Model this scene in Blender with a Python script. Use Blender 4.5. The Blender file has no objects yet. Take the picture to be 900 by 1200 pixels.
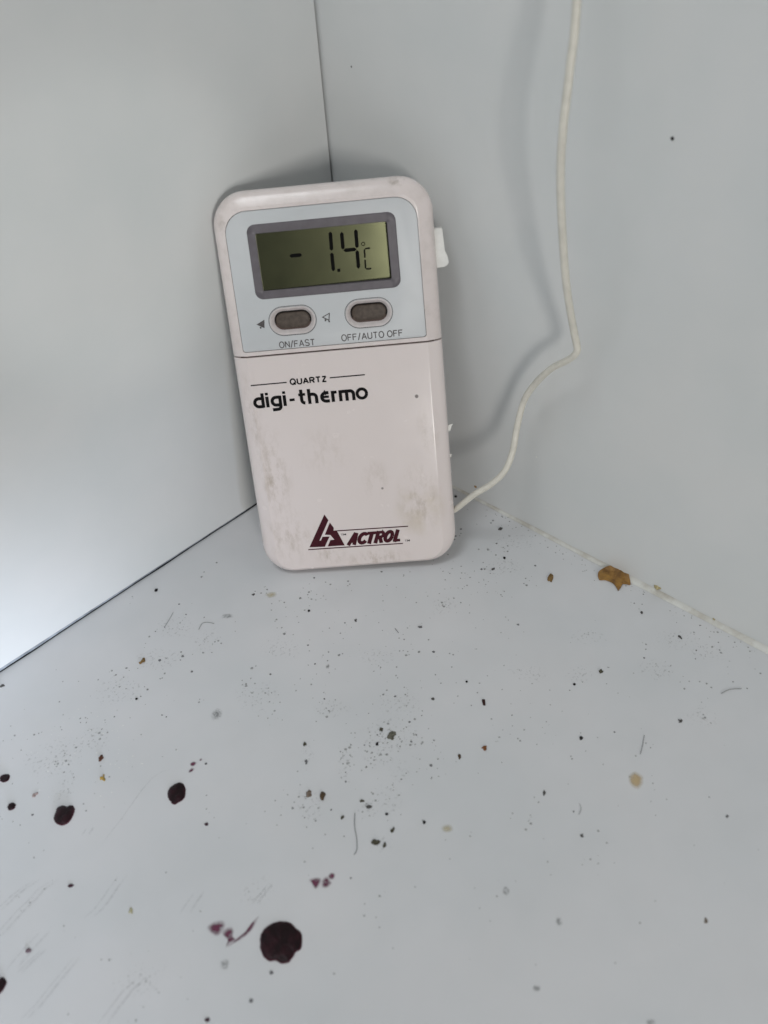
import bpy, bmesh, math, random
from mathutils import Vector, Matrix, noise
random.seed(7)
SC = bpy.context.scene
COL = SC.collection
MM = 0.001

# ------------------------------------------------------------------ camera
cd = bpy.data.cameras.new('camera')
cam = bpy.data.objects.new('camera', cd); COL.objects.link(cam)
cd.sensor_fit = 'VERTICAL'; cd.lens = 50.0; cd.sensor_height = 50.0*1200/1150.0
cd.clip_start = 0.005; cd.clip_end = 50
cam.matrix_world = Matrix(((-0.68917, -0.50001, 0.52444, 0.20315),
                           (0.72182, -0.41038, 0.55728, 0.22569),
                           (-0.06342, 0.76261, 0.64374, 0.21810),
                           (0, 0, 0, 1)))
cd.dof.use_dof = True; cd.dof.focus_distance = 0.305; cd.dof.aperture_fstop = 22
SC.camera = cam
SC.render.resolution_x = 768; SC.render.resolution_y = 1024

# ------------------------------------------------------------------ world, lamps, exposure
W = bpy.data.worlds.new('World'); SC.world = W; W.use_nodes = True
bg = W.node_tree.nodes['Background']
bg.inputs['Color'].default_value = (0.82, 0.90, 0.93, 1); bg.inputs['Strength'].default_value = 0.108

def lamp(name, kind, loc, target, power, color, **kw):
    l = bpy.data.lights.new(name, kind); l.energy = power; l.color = color
    for k, v in kw.items(): setattr(l, k, v)
    o = bpy.data.objects.new(name, l); COL.objects.link(o); o.location = loc
    o.rotation_euler = (Vector(target)-Vector(loc)).to_track_quat('-Z', 'Y').to_euler()
    return o
# the open side of the cabinet, low on the right: key light
lamp('doorway_light', 'AREA', (0.55, 0.87, 0.26), (0.02, 0.06, 0.06), 2.7, (1.0, 0.962, 0.92), shape='RECTANGLE', size=0.14, size_y=0.20)
# added spot: extra local brightness, daylight tinted, on the near end of the left wall
lamp('near_wall_fill', 'SPOT', (0.42, 0.66, 0.05), (0.220, 0.0, -0.030), 22.0, (0.76, 0.84, 1.0), spot_size=math.radians(20.5), spot_blend=1.0, shadow_soft_size=0.03)
# unseen weak fill overhead, added to lift the floor's brightness
lamp('overhead_fill', 'AREA', (0.45, 0.10, 1.0), (0.05, 0.08, 0.05), 2.3, (0.93, 0.965, 0.99), shape='DISK', size=0.35)

lamp('low_pool_fill', 'SPOT', (0.42, 0.80, 0.10), (0.092, 0.0, 0.022), 3.6, (0.74, 0.82, 1.0), spot_size=math.radians(8.5), spot_blend=1.0, shadow_soft_size=0.02)  # added spot without a real source, a soft pool low on the left wall
# made-up spot: a faint pool of light whose soft edge crosses the left wall
lamp('upper_pool_fill', 'SPOT', (0.50, 0.80, 0.30), (0.080, 0.0, 0.112), 3.2, (0.93, 0.98, 0.97), spot_size=math.radians(6.2), spot_blend=.55, shadow_soft_size=0.01)

SC.view_settings.view_transform = 'Standard'; SC.view_settings.look = 'None'
SC.view_settings.exposure = 0.2; SC.view_settings.gamma = 1.0
SC.view_settings.use_curve_mapping = False

# ------------------------------------------------------------------ material helpers
def lin(r, g, b):
    f = lambda c: (c/255/12.92) if c/255 <= 0.04045 else ((c/255+0.055)/1.055)**2.4
    return (f(r), f(g), f(b), 1)

class NT:
    def __init__(self, name):
        self.m = bpy.data.materials.new(name); self.m.use_nodes = True
        self.t = self.m.node_tree; self.n = self.t.nodes; self.l = self.t.links
        self.p = self.n['Principled BSDF']
    def add(self, kind, **kw):
        nd = self.n.new(kind)
        for k, v in kw.items():
            if k in nd.inputs.keys(): nd.inputs[k].default_value = v
            else: setattr(nd, k, v)
        return nd
    def link(self, a, b): self.l.new(a, b)
    def coord(self): return self.add('ShaderNodeTexCoord').outputs['Object']
    def noise(self, vec, scale, detail=4, rough=0.55):
        nd = self.add('ShaderNodeTexNoise'); nd.inputs['Scale'].default_value = scale
        nd.inputs['Detail'].default_value = detail; nd.inputs['Roughness'].default_value = rough
        self.link(vec, nd.inputs['Vector']); return nd.outputs['Fac']
    def ramp(self, fac, a, b, ca=(0, 0, 0, 1), cb=(1, 1, 1, 1)):
        nd = self.add('ShaderNodeValToRGB'); e = nd.color_ramp.elements
        e[0].position = a; e[1].position = b; e[0].color = ca; e[1].color = cb
        self.link(fac, nd.inputs['Fac']); return nd.outputs['Color']
    def mix(self, fac, a, b):
        nd = self.add('ShaderNodeMix', data_type='RGBA')
        for s, v in ((0, fac), (6, a), (7, b)):
            if isinstance(v, (float, int)): nd.inputs[s].default_value = v
            elif isinstance(v, tuple): nd.inputs[s].default_value = v
            else: self.link(v, nd.inputs[s])
        return nd.outputs[2]
    def math(self, op, a, b=0.0, clamp=False):
        nd = self.add('ShaderNodeMath', operation=op, use_clamp=clamp)
        for s, v in ((0, a), (1, b)):
            if isinstance(v, (float, int)): nd.inputs[s].default_value = v
            else: self.link(v, nd.inputs[s])
        return nd.outputs[0]
    def blob(self, vec, c, r, soft=1.0):
        """1 inside an ellipsoid of centre c and radii r, falling to 0 at its rim"""
        mp = self.add('ShaderNodeMapping', vector_type='TEXTURE')
        mp.inputs['Location'].default_value = c; mp.inputs['Scale'].default_value = r
        self.link(vec, mp.inputs['Vector'])
        ln = self.add('ShaderNodeVectorMath', operation='LENGTH'); self.link(mp.outputs[0], ln.inputs[0])
        mr = self.add('ShaderNodeMapRange'); mr.inputs[1].default_value = 1.0; mr.inputs[2].default_value = 1.0-soft
        self.link(ln.outputs['Value'], mr.inputs[0]); return mr.outputs[0]
    def bump(self, h, strength, dist):
        b = self.add('ShaderNodeBump'); b.inputs['Strength'].default_value = strength; b.inputs['Distance'].default_value = dist
        self.link(h, b.inputs['Height']); self.link(b.outputs[0], self.p.inputs['Normal'])
    def setp(self, **kw):
        for k, v in kw.items():
            k = k.replace('_', ' ')
            if hasattr(v, 'is_output') or isinstance(v, bpy.types.NodeSocket): self.link(v, self.p.inputs[k])
            else: self.p.inputs[k].default_value = v

def enamel(name, col, dirt, rough, dirt_scale=22, dirt_lo=.52, dirt_hi=.85, amount=.35, spec=.5):
    t = NT(name); v = t.coord()
    n1 = t.ramp(t.noise(v, dirt_scale, 2, .5), dirt_lo, dirt_hi)
    n2 = t.ramp(t.noise(v, 7, 3), .2, .8)
    f = t.math('MULTIPLY', t.math('MULTIPLY', n1, n2), amount)
    mot = t.mix(t.ramp(t.noise(v, 26, 3), .35, .65), tuple(c*.972 for c in col[:3])+(1,), tuple(min(1, c*k) for c, k in zip(col[:3], (1.03, 1.012, 1.008)))+(1,))
    t.setp(Base_Color=t.mix(f, mot, dirt), Roughness=t.ramp(t.noise(v, 60, 6), .3, .8, (rough-.02,)*3+(1,), (rough+.05,)*3+(1,)), Specular_IOR_Level=spec)
    t.bump(t.noise(v, 240, 3), .05, .0004)
    return t.m

def simple(name, col, rough=.5, spec=.5, vary=.0, scale=2500, metallic=0.0):
    t = NT(name)
    if vary:
        v = t.coord(); n = t.ramp(t.noise(v, scale, 4), .35, .68)
        dk = tuple(c*(1-vary) for c in col[:3])+(1,)
        t.setp(Base_Color=t.mix(n, col, dk))
    else: t.setp(Base_Color=col)
    t.setp(Roughness=rough, Specular_IOR_Level=spec, Metallic=metallic)
    return t.m

WALL = (0.675, 0.70, 0.70, 1)
M = {}
M['wall'] = enamel('wall_enamel', WALL, (0.50, 0.48, 0.42, 1), .34, 9, .3, .9, .20, .4)
M['floor'] = enamel('floor_enamel', (0.672, 0.685, 0.70, 1), (0.36, 0.36, 0.33, 1), .23, 60, .3, .95, .16, .5)
M['seam'] = simple('seam_grime', (0.035, 0.042, 0.05, 1), .7, .3, .6, 300)
M['gasket'] = simple('seam_gasket', (0.40, 0.44, 0.48, 1), .6, .3, .55, 220)

def sealant_mat():
    t = NT('sealant'); v = t.coord()
    f = t.ramp(t.noise(v, 120, 7, .65), .42, .70)
    t.setp(Base_Color=t.mix(t.math('MULTIPLY', f, .75), (0.665, 0.67, 0.635, 1), (0.36, 0.32, 0.25, 1)), Roughness=.5)
    t.bump(t.noise(v, 500, 4), .25, .0006); return t.m
M['sealant'] = sealant_mat()

def plastic(name, base, stained):
    t = NT(name); v = t.coord()
    col = base
    if stained:
        mp = t.add('ShaderNodeMapping'); mp.inputs['Scale'].default_value = (1, .42, 1); t.link(v, mp.inputs['Vector'])
        n = t.ramp(t.noise(mp.outputs[0], 330, 9, .74), .46, .68)
        spots = [((-.0236, .0330, 0), (.0062, .019, .03), .62), ((-.0215, .0130, 0), (.010, .012, .03), .45), ((-.0075, .0400, 0), (.009, .010, .03), .26),
                 ((.0205, .0215, 0), (.0085, .014, .03), .50), ((.0055, .0028, 0), (.012, .0035, .03), .75), ((-.0095, .0052, 0), (.006, .004, .03), .6),
                 ((.0075, .0300, 0), (.005, .008, .03), .35), ((.0250, .0440, 0), (.004, .011, .03), .35), ((-.0272, .0520, 0), (.003, .022, .03), .4)]
        acc = None
        for c, r, a in spots:
            b = t.math('MULTIPLY', t.blob(v, c, r, .9), a)
            acc = b if acc is None else t.math('MAXIMUM', acc, b)
        col = t.mix(t.math('MULTIPLY', n, acc), base, (0.29, 0.22, 0.13, 1))
        yel = t.blob(v, (.0205, .0185, 0), (.009, .010, .03), .5)
        col = t.mix(t.math('MULTIPLY', t.math('MULTIPLY', yel, t.ramp(t.noise(v, 120, 3), .4, .6)), .32), col, (0.50, 0.42, 0.27, 1))
        d = t.math('MAXIMUM', t.blob(v, (.0222, .0551, 0), (.00065, .0007, .02), .4), t.math('MULTIPLY', t.blob(v, (.0093, .0266, 0), (.0005, .0005, .02), .5), .8))
        col = t.mix(t.math('MULTIPLY', d, .8), col, (0.06, 0.045, 0.04, 1))
    else:
        n = t.ramp(t.noise(v, 230, 7, .66), .46, .74)
        rim = t.math('MAXIMUM', t.math('MULTIPLY', t.blob(v, (.0218, .1163, 0), (.0032, .0017, .03), .7), .9), t.math('MULTIPLY', t.blob(v, (-.0262, .1075, 0), (.004, .010, .03), .8), .5))
        gen = t.math('ADD', rim, .16)
        col = t.mix(t.math('MULTIPLY', n, gen, True), base, (0.22, 0.185, 0.135, 1))
    t.setp(Base_Color=col, Roughness=t.ramp(t.noise(v, 150, 5), .3, .75, (.17, .17, .17, 1), (.30, .30, .30, 1)), Specular_IOR_Level=.45, Subsurface_Weight=.06, Subsurface_Scale=.002)
    t.p.inputs['Subsurface Radius'].default_value = (1, .8, .6)
    t.bump(t.noise(v, 900, 3), .04, .0002)
    return t.m
BASE = (0.755, 0.685, 0.665, 1)
M['case_upper'] = plastic('case_plastic_upper', BASE, False)
M['case_lower'] = plastic('case_plastic_lower', BASE, True)
M['core'] = simple('case_gap', (0.10, 0.07, 0.06, 1), .8)
M['panel'] = enamel('panel_print', (0.58, 0.605, 0.62, 1), (0.34, 0.33, 0.31, 1), .38, 150, .5, .85, .22, .4)
M['bezel'] = simple('bezel_grey', (0.135, 0.122, 0.136, 1), .42, .4, .15, 400)
M['ring'] = simple('button_ring', (0.66, 0.61, 0.60, 1), .4, .4, .12, 600)
M['button'] = simple('button_rubber', (0.105, 0.082, 0.066, 1), .55, .35, .35, 900)
M['well'] = simple('button_well', (0.02, 0.016, 0.016, 1), .7)
M['ink'] = simple('black_ink', (0.006, 0.0055, 0.006, 1), .6, .1)
M['greyink'] = simple('grey_ink', (0.13, 0.12, 0.12, 1), .6, .1, .5, 1800)
M['maroon'] = simple('maroon_ink', (0.062, 0.008, 0.016, 1), .55, .15, .3, 700)
M['segment'] = simple('lcd_segment', (0.004, 0.004, 0.004, 1), .6, .06)
def lcd_mat():
    t = NT('lcd'); v = t.coord()
    n = t.ramp(t.noise(v, 110, 5), .3, .75)
    t.setp(Base_Color=t.mix(n, (0.112, 0.117, 0.066, 1), (0.085, 0.090, 0.052, 1)), Metallic=.94, Roughness=.195, Specular_IOR_Level=.3)
    return t.m
M['lcd'] = lcd_mat()
M['cable'] = simple('cable_sheath', (0.73, 0.705, 0.625, 1), .42, .4, .14, 260)
M['white'] = simple('white_plastic', (0.80, 0.80, 0.77, 1), .45, .4, .1, 500)
M['tape'] = simple('clear_tape', (0.78, 0.78, 0.74, 1), .25, .5)

def film(name, col, dens, rough=.4, nscale=900, lo=.25, hi=.6, col2=None):
    """thin dried film: opacity from the mesh's own thickness attribute times grain"""
    t = NT(name); v = t.coord()
    a = t.add('ShaderNodeAttribute', attribute_name='thick').outputs['Fac']
    n = t.ramp(t.noise(v, nscale, 5, .65), lo, hi)
    al = t.math('MULTIPLY', t.math('MULTIPLY', a, n), dens, True)
    if col2: t.setp(Base_Color=t.mix(t.noise(v, nscale*.6, 3), col, col2))
    else: t.setp(Base_Color=col)
    t.setp(Alpha=al, Roughness=rough, Specular_IOR_Level=.3)
    return t.m
M['smear'] = film('plum_smear', (0.10, 0.018, 0.045, 1), 1.0, .4, 700, .28, .55, (0.20, 0.06, 0.11, 1))
M['f_grey'] = film('grey_stain', (0.16, 0.165, 0.165, 1), .62, .6, 1500, .35, .65)
M['f_straw'] = film('straw_stain', (0.60, 0.44, 0.22, 1), .70, .5, 500, .1, .45)
M['f_straw3'] = film('pale_stain', (0.56, 0.48, 0.28, 1), .45, .5, 600, .15, .5)
M['scratch'] = film('scratch_mark', (0.20, 0.205, 0.22, 1), .22, .6, 1300, .35, .62)
M['scuff'] = film('grime_film', (0.17, 0.17, 0.16, 1), .55, .6, 1100, .56, .72)
def drop_mat():
    t = NT('dried_juice'); v = t.coord()
    n = t.noise(v, 420, 6, .6)
    a = t.add('ShaderNodeAttribute', attribute_name='thick').outputs['Fac']
    c = t.mix(t.ramp(n, .45, .75), (0.010, 0.0025, 0.004, 1), (0.034, 0.007, 0.012, 1))
    t.setp(Base_Color=t.mix(t.ramp(a, .0, .9), (0.075, 0.012, 0.024, 1), c), Roughness=.30, Specular_IOR_Level=.20)
    t.bump(n, .9, .0005); return t.m
M['drop'] = drop_mat()
CC = {'plum': (0.055, 0.018, 0.030), 'plumfade': (0.20, 0.14, 0.16), 'grey': (0.20, 0.20, 0.205), 'rust': (0.13, 0.052, 0.030), 'yellow': (0.50, 0.33, 0.07), 'pinkfade': (0.46, 0.36, 0.34),
      'yellowfade': (0.52, 0.48, 0.30), 'tan': (0.27, 0.165, 0.06), 'black': (0.014, 0.013, 0.013), 'dark': (0.11, 0.105, 0.10), 'straw': (0.56, 0.48, 0.27), 'amber': (0.36, 0.20, 0.05),
      'darkbrown': (0.045, 0.012, 0.010), 'brown': (0.105, 0.066, 0.035), 'orange': (0.27, 0.105, 0.035), 'olive': (0.095, 0.088, 0.058), 'brownfade': (0.22, 0.17, 0.13), 'olivefade': (0.16, 0.155, 0.12)}
for k, c in CC.items(): M['c_'+k] = simple('crumb_'+k, c+(1,), .65, .3, .5, 1500)
M['dust'] = simple('dust_grain', (0.37, 0.375, 0.37, 1), .8, .2, .4, 800)
def flake_mat():
    t = NT('brown_flake'); v = t.coord()
    n = t.ramp(t.noise(v, 330, 6, .62), .36, .66)
    t.setp(Base_Color=t.mix(n, (0.15, 0.070, 0.014, 1), (0.37, 0.195, 0.040, 1)), Roughness=.5); t.bump(t.noise(v, 500, 5), .6, .0005); return t.m
M['flake'] = flake_mat()

# ------------------------------------------------------------------ mesh helpers
def mk(name, verts, faces, mat, parent=None, smooth=False, sharp=None):
    me = bpy.data.meshes.new(name); me.from_pydata([tuple(v) for v in verts], [], faces); me.validate(); me.update()
    return wrap(name, me, mat, parent, smooth, sharp)
def wrap(name, me, mat, parent=None, smooth=False, sharp=None):
    me.materials.clear(); me.materials.append(M[mat] if isinstance(mat, str) else mat)
    if smooth:
        me.polygons.foreach_set('use_smooth', [True]*len(me.polygons))
        if sharp: me.set_sharp_from_angle(angle=math.radians(sharp))
    o = bpy.data.objects.new(name, me); COL.objects.link(o)
    if parent: o.parent = parent
    return o
def fix_normals(me):
    bm = bmesh.new(); bm.from_mesh(me); bmesh.ops.recalc_face_normals(bm, faces=bm.faces); bm.to_mesh(me); bm.free()
def tag(o, label=None, cat=None, group=None, kind=None):
    for k, v in (('label', label), ('category', cat), ('group', group), ('kind', kind)):
        if v: o[k] = v
    return o
def rrect(u0, u1, v0, v1, r, n=8):
    """rounded rectangle loop, r = (tr, tl, bl, br) or one radius"""
    if not isinstance(r, tuple): r = (r,)*4
    P = []
    for (cx, cy, a0, q) in ((u1, v1, 0, r[0]), (u0, v1, 90, r[1]), (u0, v0, 180, r[2]), (u1, v0, 270, r[3])):
        sx = -1 if cx == u1 else 1; sy = -1 if cy == v1 else 1
        for i in range(n+1):
            a = math.radians(a0+90*i/n); P.append((cx+sx*q+q*math.cos(a), cy+sy*q+q*math.sin(a)))
    return P
def stadium(cu, cv, hw, hh, n=14):
    return rrect(cu-hw, cu+hw, cv-hh, cv+hh, hh*.995, n)
def loft(rings, cap0=True, cap1=True, closed=True):
    """rings: list of lists of 3d points with one count; returns verts, faces"""
    V = [p for r in rings for p in r]; n = len(rings[0]); F = []
    for k in range(len(rings)-1):
        for i in range(n if closed else n-1):
            j = (i+1) % n; F.append((k*n+i, k*n+j, (k+1)*n+j, (k+1)*n+i))
    if cap0: F.append(tuple(reversed(range(n))))
    if cap1: F.append(tuple(range((len(rings)-1)*n, len(rings)*n)))
    return V, F
def mm(p): return tuple(c*MM for c in p)
def prism(name, loop, n0, n1, mat, parent, bev=0.0, smooth=True, sharp=35):
    """plate in device millimetres: loop (u,v) from depth n0 up to n1 with a tiny rounded top edge"""
    cu = sum(p[0] for p in loop)/len(loop); cv = sum(p[1] for p in loop)/len(loop)
    def ins(k):
        hu = max(abs(p[0]-cu) for p in loop); hv = max(abs(p[1]-cv) for p in loop)
        return [(cu+(p[0]-cu)*(hu-k)/hu, cv+(p[1]-cv)*(hv-k)/hv) for p in loop]
    R = [[mm((*p, n0)) for p in loop], [mm((*p, n1-bev)) for p in loop]]
    if bev: R += [[mm((*p, n1-bev*.3)) for p in ins(bev*.3)], [mm((*p, n1)) for p in ins(bev)]]
    V, F = loft(R); o = mk(name, V, F, mat, parent, smooth, sharp); fix_normals(o.data); return o
def boolean(o, cutters):
    for c in cutters:
        md = o.modifiers.new('cut', 'BOOLEAN'); md.object = c; md.operation = 'DIFFERENCE'; md.solver = 'EXACT'
    dg = bpy.context.evaluated_depsgraph_get()
    me = bpy.data.meshes.new_from_object(o.evaluated_get(dg)); o.modifiers.clear(); o.data = me
    me.polygons.foreach_set('use_smooth', [True]*len(me.polygons)); me.set_sharp_from_angle(angle=math.radians(30))
    for c in cutters:
        m2 = c.data; bpy.data.objects.remove(c); bpy.data.meshes.remove(m2)

DATA = {
 'cable': [[14.3,95.86,174.51],[15.4,97.33,165.43],[17.6,98.09,152.63],[19.8,98.67,140.74],[19.8,98.66,130.2],[17.6,98.47,116.0],[14.3,98.42,100.1],[10.45,98.76,86.36],[9.46,99.35,81.76],[9.24,99.53,79.12],[9.02,97.14,75.74],[8.36,91.05,70.12],[7.48,85.15,62.28],[7.15,81.21,54.61],[8.8,80.23,45.9],[11.55,80.95,38.93],[14.85,80.74,33.31],[17.6,77.7,28.17],[20.35,72.81,22.97]],
 'flake': [[4.53,110.19],[2.06,110.17],[0.26,111.45],[-0.55,113.65],[-1.78,115.12],[-0.54,117.46],[2.08,120.5],[3.34,118.65],[5.06,118.97],[6.77,119.12],[5.84,117.7],[5.2,115.93],[5.37,113.51],[6.4,111.93]],
 'dropA': [[154.4,120.63],[152.75,119.1],[150.95,118.68],[149.03,119.13],[147.42,120.31],[146.33,122.07],[146.36,123.95],[146.22,125.63],[147.15,127.22],[148.93,128.58],[150.24,128.21],[151.72,128.76],[152.95,128.68],[154.09,127.79],[154.48,126.41],[155.62,125.15],[155.73,123.21],[155.15,121.65]],
 'dropB': [[144.32,71.8],[142.95,70.89],[140.89,70.96],[139.79,71.82],[140.0,73.77],[141.13,75.43],[142.43,76.39],[143.99,76.25],[145.23,75.79],[145.24,74.15],[144.99,72.98]],
 'dropC': [[168.36,55.01],[167.12,54.04],[166.13,53.26],[164.83,53.77],[164.25,54.91],[163.32,55.49],[163.22,56.86],[164.32,58.18],[165.61,59.09],[167.11,59.44],[168.31,58.82],[168.97,57.33],[168.84,55.88]],
 'dropD': [[171.59,33.14],[170.66,32.86],[169.42,33.87],[169.57,34.93],[170.48,35.73],[171.58,35.39],[172.1,34.28]],
 'dropE': [[174.99,43.17],[174.19,42.44],[173.3,42.87],[173.11,44.06],[173.8,44.82],[174.7,44.75],[175.27,44.11]],
 'dropF': [[201.49,83.85],[200.53,82.8],[199.31,82.36],[198.69,82.7],[198.69,84.13],[199.47,85.03],[200.64,85.49],[201.6,85.48]],
 'smearG': [[[159.98,108.59],[158.39,108.59],[156.71,110.08],[157.36,111.28],[158.68,111.72],[159.83,111.57],[160.18,110.04]],[[158.67,112.49],[157.69,112.07],[156.52,112.6],[156.51,113.76],[157.5,114.56],[157.48,115.7],[158.95,115.56],[160.06,115.21],[158.81,114.6]],[[157.68,115.71],[155.51,116.02],[153.35,115.76],[152.01,115.34],[150.62,115.49],[152.38,116.31],[154.51,116.75],[156.82,116.44],[159.11,115.75]]],
 'smearH': [[[135.99,117.7],[134.65,118.38],[134.16,119.51],[135.39,120.27],[136.53,120.37],[136.57,119.52],[136.21,118.69]],[[135.02,120.85],[134.05,120.13],[132.74,120.11],[132.99,121.48],[133.14,122.15],[134.4,122.2],[135.12,121.55]],[[132.21,120.29],[131.3,120.24],[130.99,121.25],[132.03,121.74],[132.58,121.12]]],
 'smearI': [[[134.53,68.88],[133.61,68.91],[133.24,69.84],[134.26,70.22],[134.84,69.56]],[[136.27,70.49],[135.15,70.24],[134.9,71.04],[135.78,71.25],[136.45,71.0]],[[132.11,69.79],[131.5,69.76],[131.65,70.32],[132.25,70.25]]],
 'specks': [
  ('drop', 143.16, 86.8, 0.66, 0.62, 'plum', 'tiny plum dried juice spot right of the pointed black drop'),
  ('drop', 164.08, 128.86, 0.6, 0.59, 'grey', 'grey speck below and left of the largest dark round drop'),
  ('drop', 156.98, 127.58, 0.62, 0.57, 'grey', 'grey speck just under the largest dark round drop'),
  ('drop', 173.06, 124.84, 0.75, 0.72, 'plum', 'small plum spot at the bottom edge left of the largest drop'),
  ('drop', 175.93, 75.04, 0.96, 0.6, 'plum', 'small slanted plum spot on the scratched floor at lower left'),
  ('drop', 191.57, 81.53, 0.91, 0.73, 'plumfade', 'faded plum spot beside scratches near the lower left edge'),
  ('crumb', 149.65, 48.61, 1.24, 1.38, 'rust', 'small reddish brown round crumb above a yellow fleck on the left'),
  ('crumb', 152.95, 54.76, 0.93, 1.38, 'yellow', 'small bright yellow fleck just below the reddish brown crumb'),
  ('crumb', 168.02, 45.16, 0.93, 1.09, 'pinkfade', 'pale pink fleck between the two leftmost dark drops'),
  ('crumb', 169.63, 91.54, 0.83, 1.09, 'yellowfade', 'faint yellow fleck among scratches at lower left'),
  ('crumb', 121.45, 28.61, 1.2, 1.38, 'tan', 'tan and brown crumb on the floor below the left wall seam'),
  ('crumb', 100.6, 6.96, 0.85, 1.12, 'black', 'black speck close to the left wall seam beside the thermometer'),
  ('crumb', 154.62, 4.51, 0.83, 0.89, 'dark', 'dark speck at the left frame edge just under the wall seam'),
  ('crumb', 131.08, 39.15, 0.6, 0.7, 'black', 'tiny black speck below the tan crumb on the left floor'),
  ('crumb', 15.57, 99.99, 1.19, 2.5, 'tan', 'small tan flake left of the large brown flake by the right wall'),
  ('crumb', -0.37, 128.39, 1.49, 2.05, 'straw', 'straw yellow flake touching the sealant right of the large brown flake'),
  ('crumb', -1.21, 57.09, 1.63, 1.96, 'amber', 'amber crumb at the wall base under the probe cable'),
  ('crumb', -0.0, 147.35, 0.79, 0.91, 'straw', 'small straw crumb on the sealant edge nearest the right frame edge'),
  ('stain', 61.3, 160.37, 1.83, 2.2, 'straw2', ''),
  ('crumb', 67.16, 115.22, 0.71, 1.5, 'darkbrown', 'dark reddish brown seed shaped crumb in the middle of the floor'),
  ('crumb', 85.39, 121.97, 0.72, 1.24, 'brown', 'brown crumb just left of the small orange crumb'),
  ('crumb', 79.0, 125.17, 1.13, 0.77, 'orange', 'small flat orange brown crumb right of a brown crumb'),
  ('crumb', 64.63, 106.91, 0.56, 0.65, 'black', 'tiny black speck above the dark reddish seed shaped crumb'),
  ('crumb', 75.41, 103.8, 0.67, 0.79, 'dark', 'small dark speck left of the dark reddish seed shaped crumb'),
  ('crumb', 106.26, 127.94, 0.64, 0.67, 'black', 'lone round black speck right of the olive crumb cluster'),
  ('crumb', 59.62, 142.43, 0.72, 1.0, 'black', 'angular black crumb on the right half of the open floor'),
  ('crumb', 45.72, 130.39, 0.57, 0.68, 'black', 'tiny black speck left of the olive crumb below the brown flake'),
  ('crumb', 37.05, 133.32, 0.86, 0.95, 'olive', 'small olive crumb on the floor below the large brown flake'),
  ('crumb', 11.41, 143.37, 0.61, 1.02, 'dark', 'dark oval speck below the sealant at the right'),
  ('crumb', 37.76, 159.09, 0.72, 0.86, 'dark', 'dark speck beside a short hair on the right floor'),
  ('crumb', 79.82, 145.37, 0.47, 1.01, 'dark', 'thin upright dark sliver on the floor right of centre'),
  ('crumb', 83.35, 159.29, 0.58, 0.66, 'dark', 'dark speck on the bare floor below the pale yellow stain'),
  ('crumb', 55.73, 182.79, 0.53, 0.63, 'grey', 'faint grey speck farthest right on the bare lower floor'),
  ('stain', 104.87, 168.04, 0.77, 1.01, 'greyfade', ''),
  ('crumb', 82.77, 192.45, 0.68, 0.74, 'brownfade', 'faded brown crumb at the lower right of the floor'),
  ('stain', 107.0, 154.44, 0.8, 1.07, 'greyfade', ''),
  ('stain', 120.25, 173.32, 0.83, 0.73, 'greyfade', ''),
  ('stain', 109.93, 195.29, 0.88, 0.7, 'greyfade', ''),
  ('stain', 103.72, 133.35, 1.48, 1.07, 'straw3', ''),
  ('crumb', 109.82, 87.59, 0.75, 0.84, 'olive', 'olive speck at the upper left of the crumb cluster'),
  ('crumb', 113.47, 92.21, 0.64, 0.76, 'grey', 'grey speck just under the olive speck left in the cluster'),
  ('crumb', 96.87, 102.5, 0.6, 1.0, 'black', 'black upright speck in the top of the crumb cluster'),
  ('crumb', 92.25, 103.54, 1.39, 1.98, 'olivefade', 'loose olive clump at the top right of the crumb cluster'),
  ('crumb', 92.79, 99.87, 0.8, 0.86, 'olive', 'small olive crumb topmost in the crumb cluster'),
  ('crumb', 119.69, 99.89, 0.94, 1.54, 'brownfade', 'faded brown flake left of its darker brown twin'),
  ('crumb', 117.87, 103.13, 0.93, 1.78, 'brown', 'curved brown flake at the left of the crumb cluster'),
  ('crumb', 118.73, 111.58, 0.69, 0.73, 'olive', 'round olive crumb above the curved hair on the floor'),
  ('crumb', 112.23, 111.85, 0.75, 0.7, 'olive', 'small olive crumb touching the dark crumb mid cluster'),
  ('crumb', 112.18, 114.56, 1.09, 0.84, 'dark', 'dark elongated crumb in the middle of the cluster'),
  ('crumb', 110.73, 119.19, 0.61, 0.69, 'black', 'round black speck at the right of the crumb cluster'),
  ('crumb', 113.07, 123.47, 0.6, 1.09, 'olive', 'upright olive sliver at the lower right of the crumb cluster'),
  ('crumb', 118.27, 122.57, 1.37, 0.84, 'olive', 'wide olive clump lowest in the crumb cluster'),
  ('crumb', 117.38, 124.64, 0.59, 1.16, 'olive', 'upright olive crumb against the lowest clump of the cluster'),
  ('crumb', 6.94, 73.37, 0.96, 0.95, 'dark', 'dark oval speck on the floor right of the thermometer'),
  ('crumb', 3.5, 50.59, 0.77, 0.84, 'black', 'black speck beside the thermometer just above the cable entry'),
  ('crumb', 74.79, 51.68, 0.64, 0.66, 'black', 'black speck on the floor just below the thermometer base'),
  ('crumb', 68.16, 65.7, 0.58, 0.72, 'dark', 'dark speck below the thermometer under its logo'),
  ('crumb', 81.39, 32.82, 0.66, 0.77, 'dark', 'dark speck below the left bottom corner of the thermometer'),
  ('stain', 77.68, 37.24, 1.65, 1.31, 'straw3', ''),
  ('stain', 119.25, 61.25, 1.46, 1.82, 'greyfade', ''),
  ('stain', 92.91, 33.62, 1.62, 1.11, 'greyfade', ''),
  ('crumb', 57.59, 82.56, 0.88, 0.91, 'grey', 'grey crumb below the right half of the thermometer'),
  ('crumb', 17.37, 83.06, 0.66, 0.89, 'black', 'black speck to the right of the thermometer bottom corner'),
  ('crumb', 23.7, 83.58, 0.6, 0.79, 'dark', 'dark speck next below the thermometer right bottom corner'),
  ('stain', 162.86, 118.18, 0.98, 1.17, 'greyfade', ''),
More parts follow.
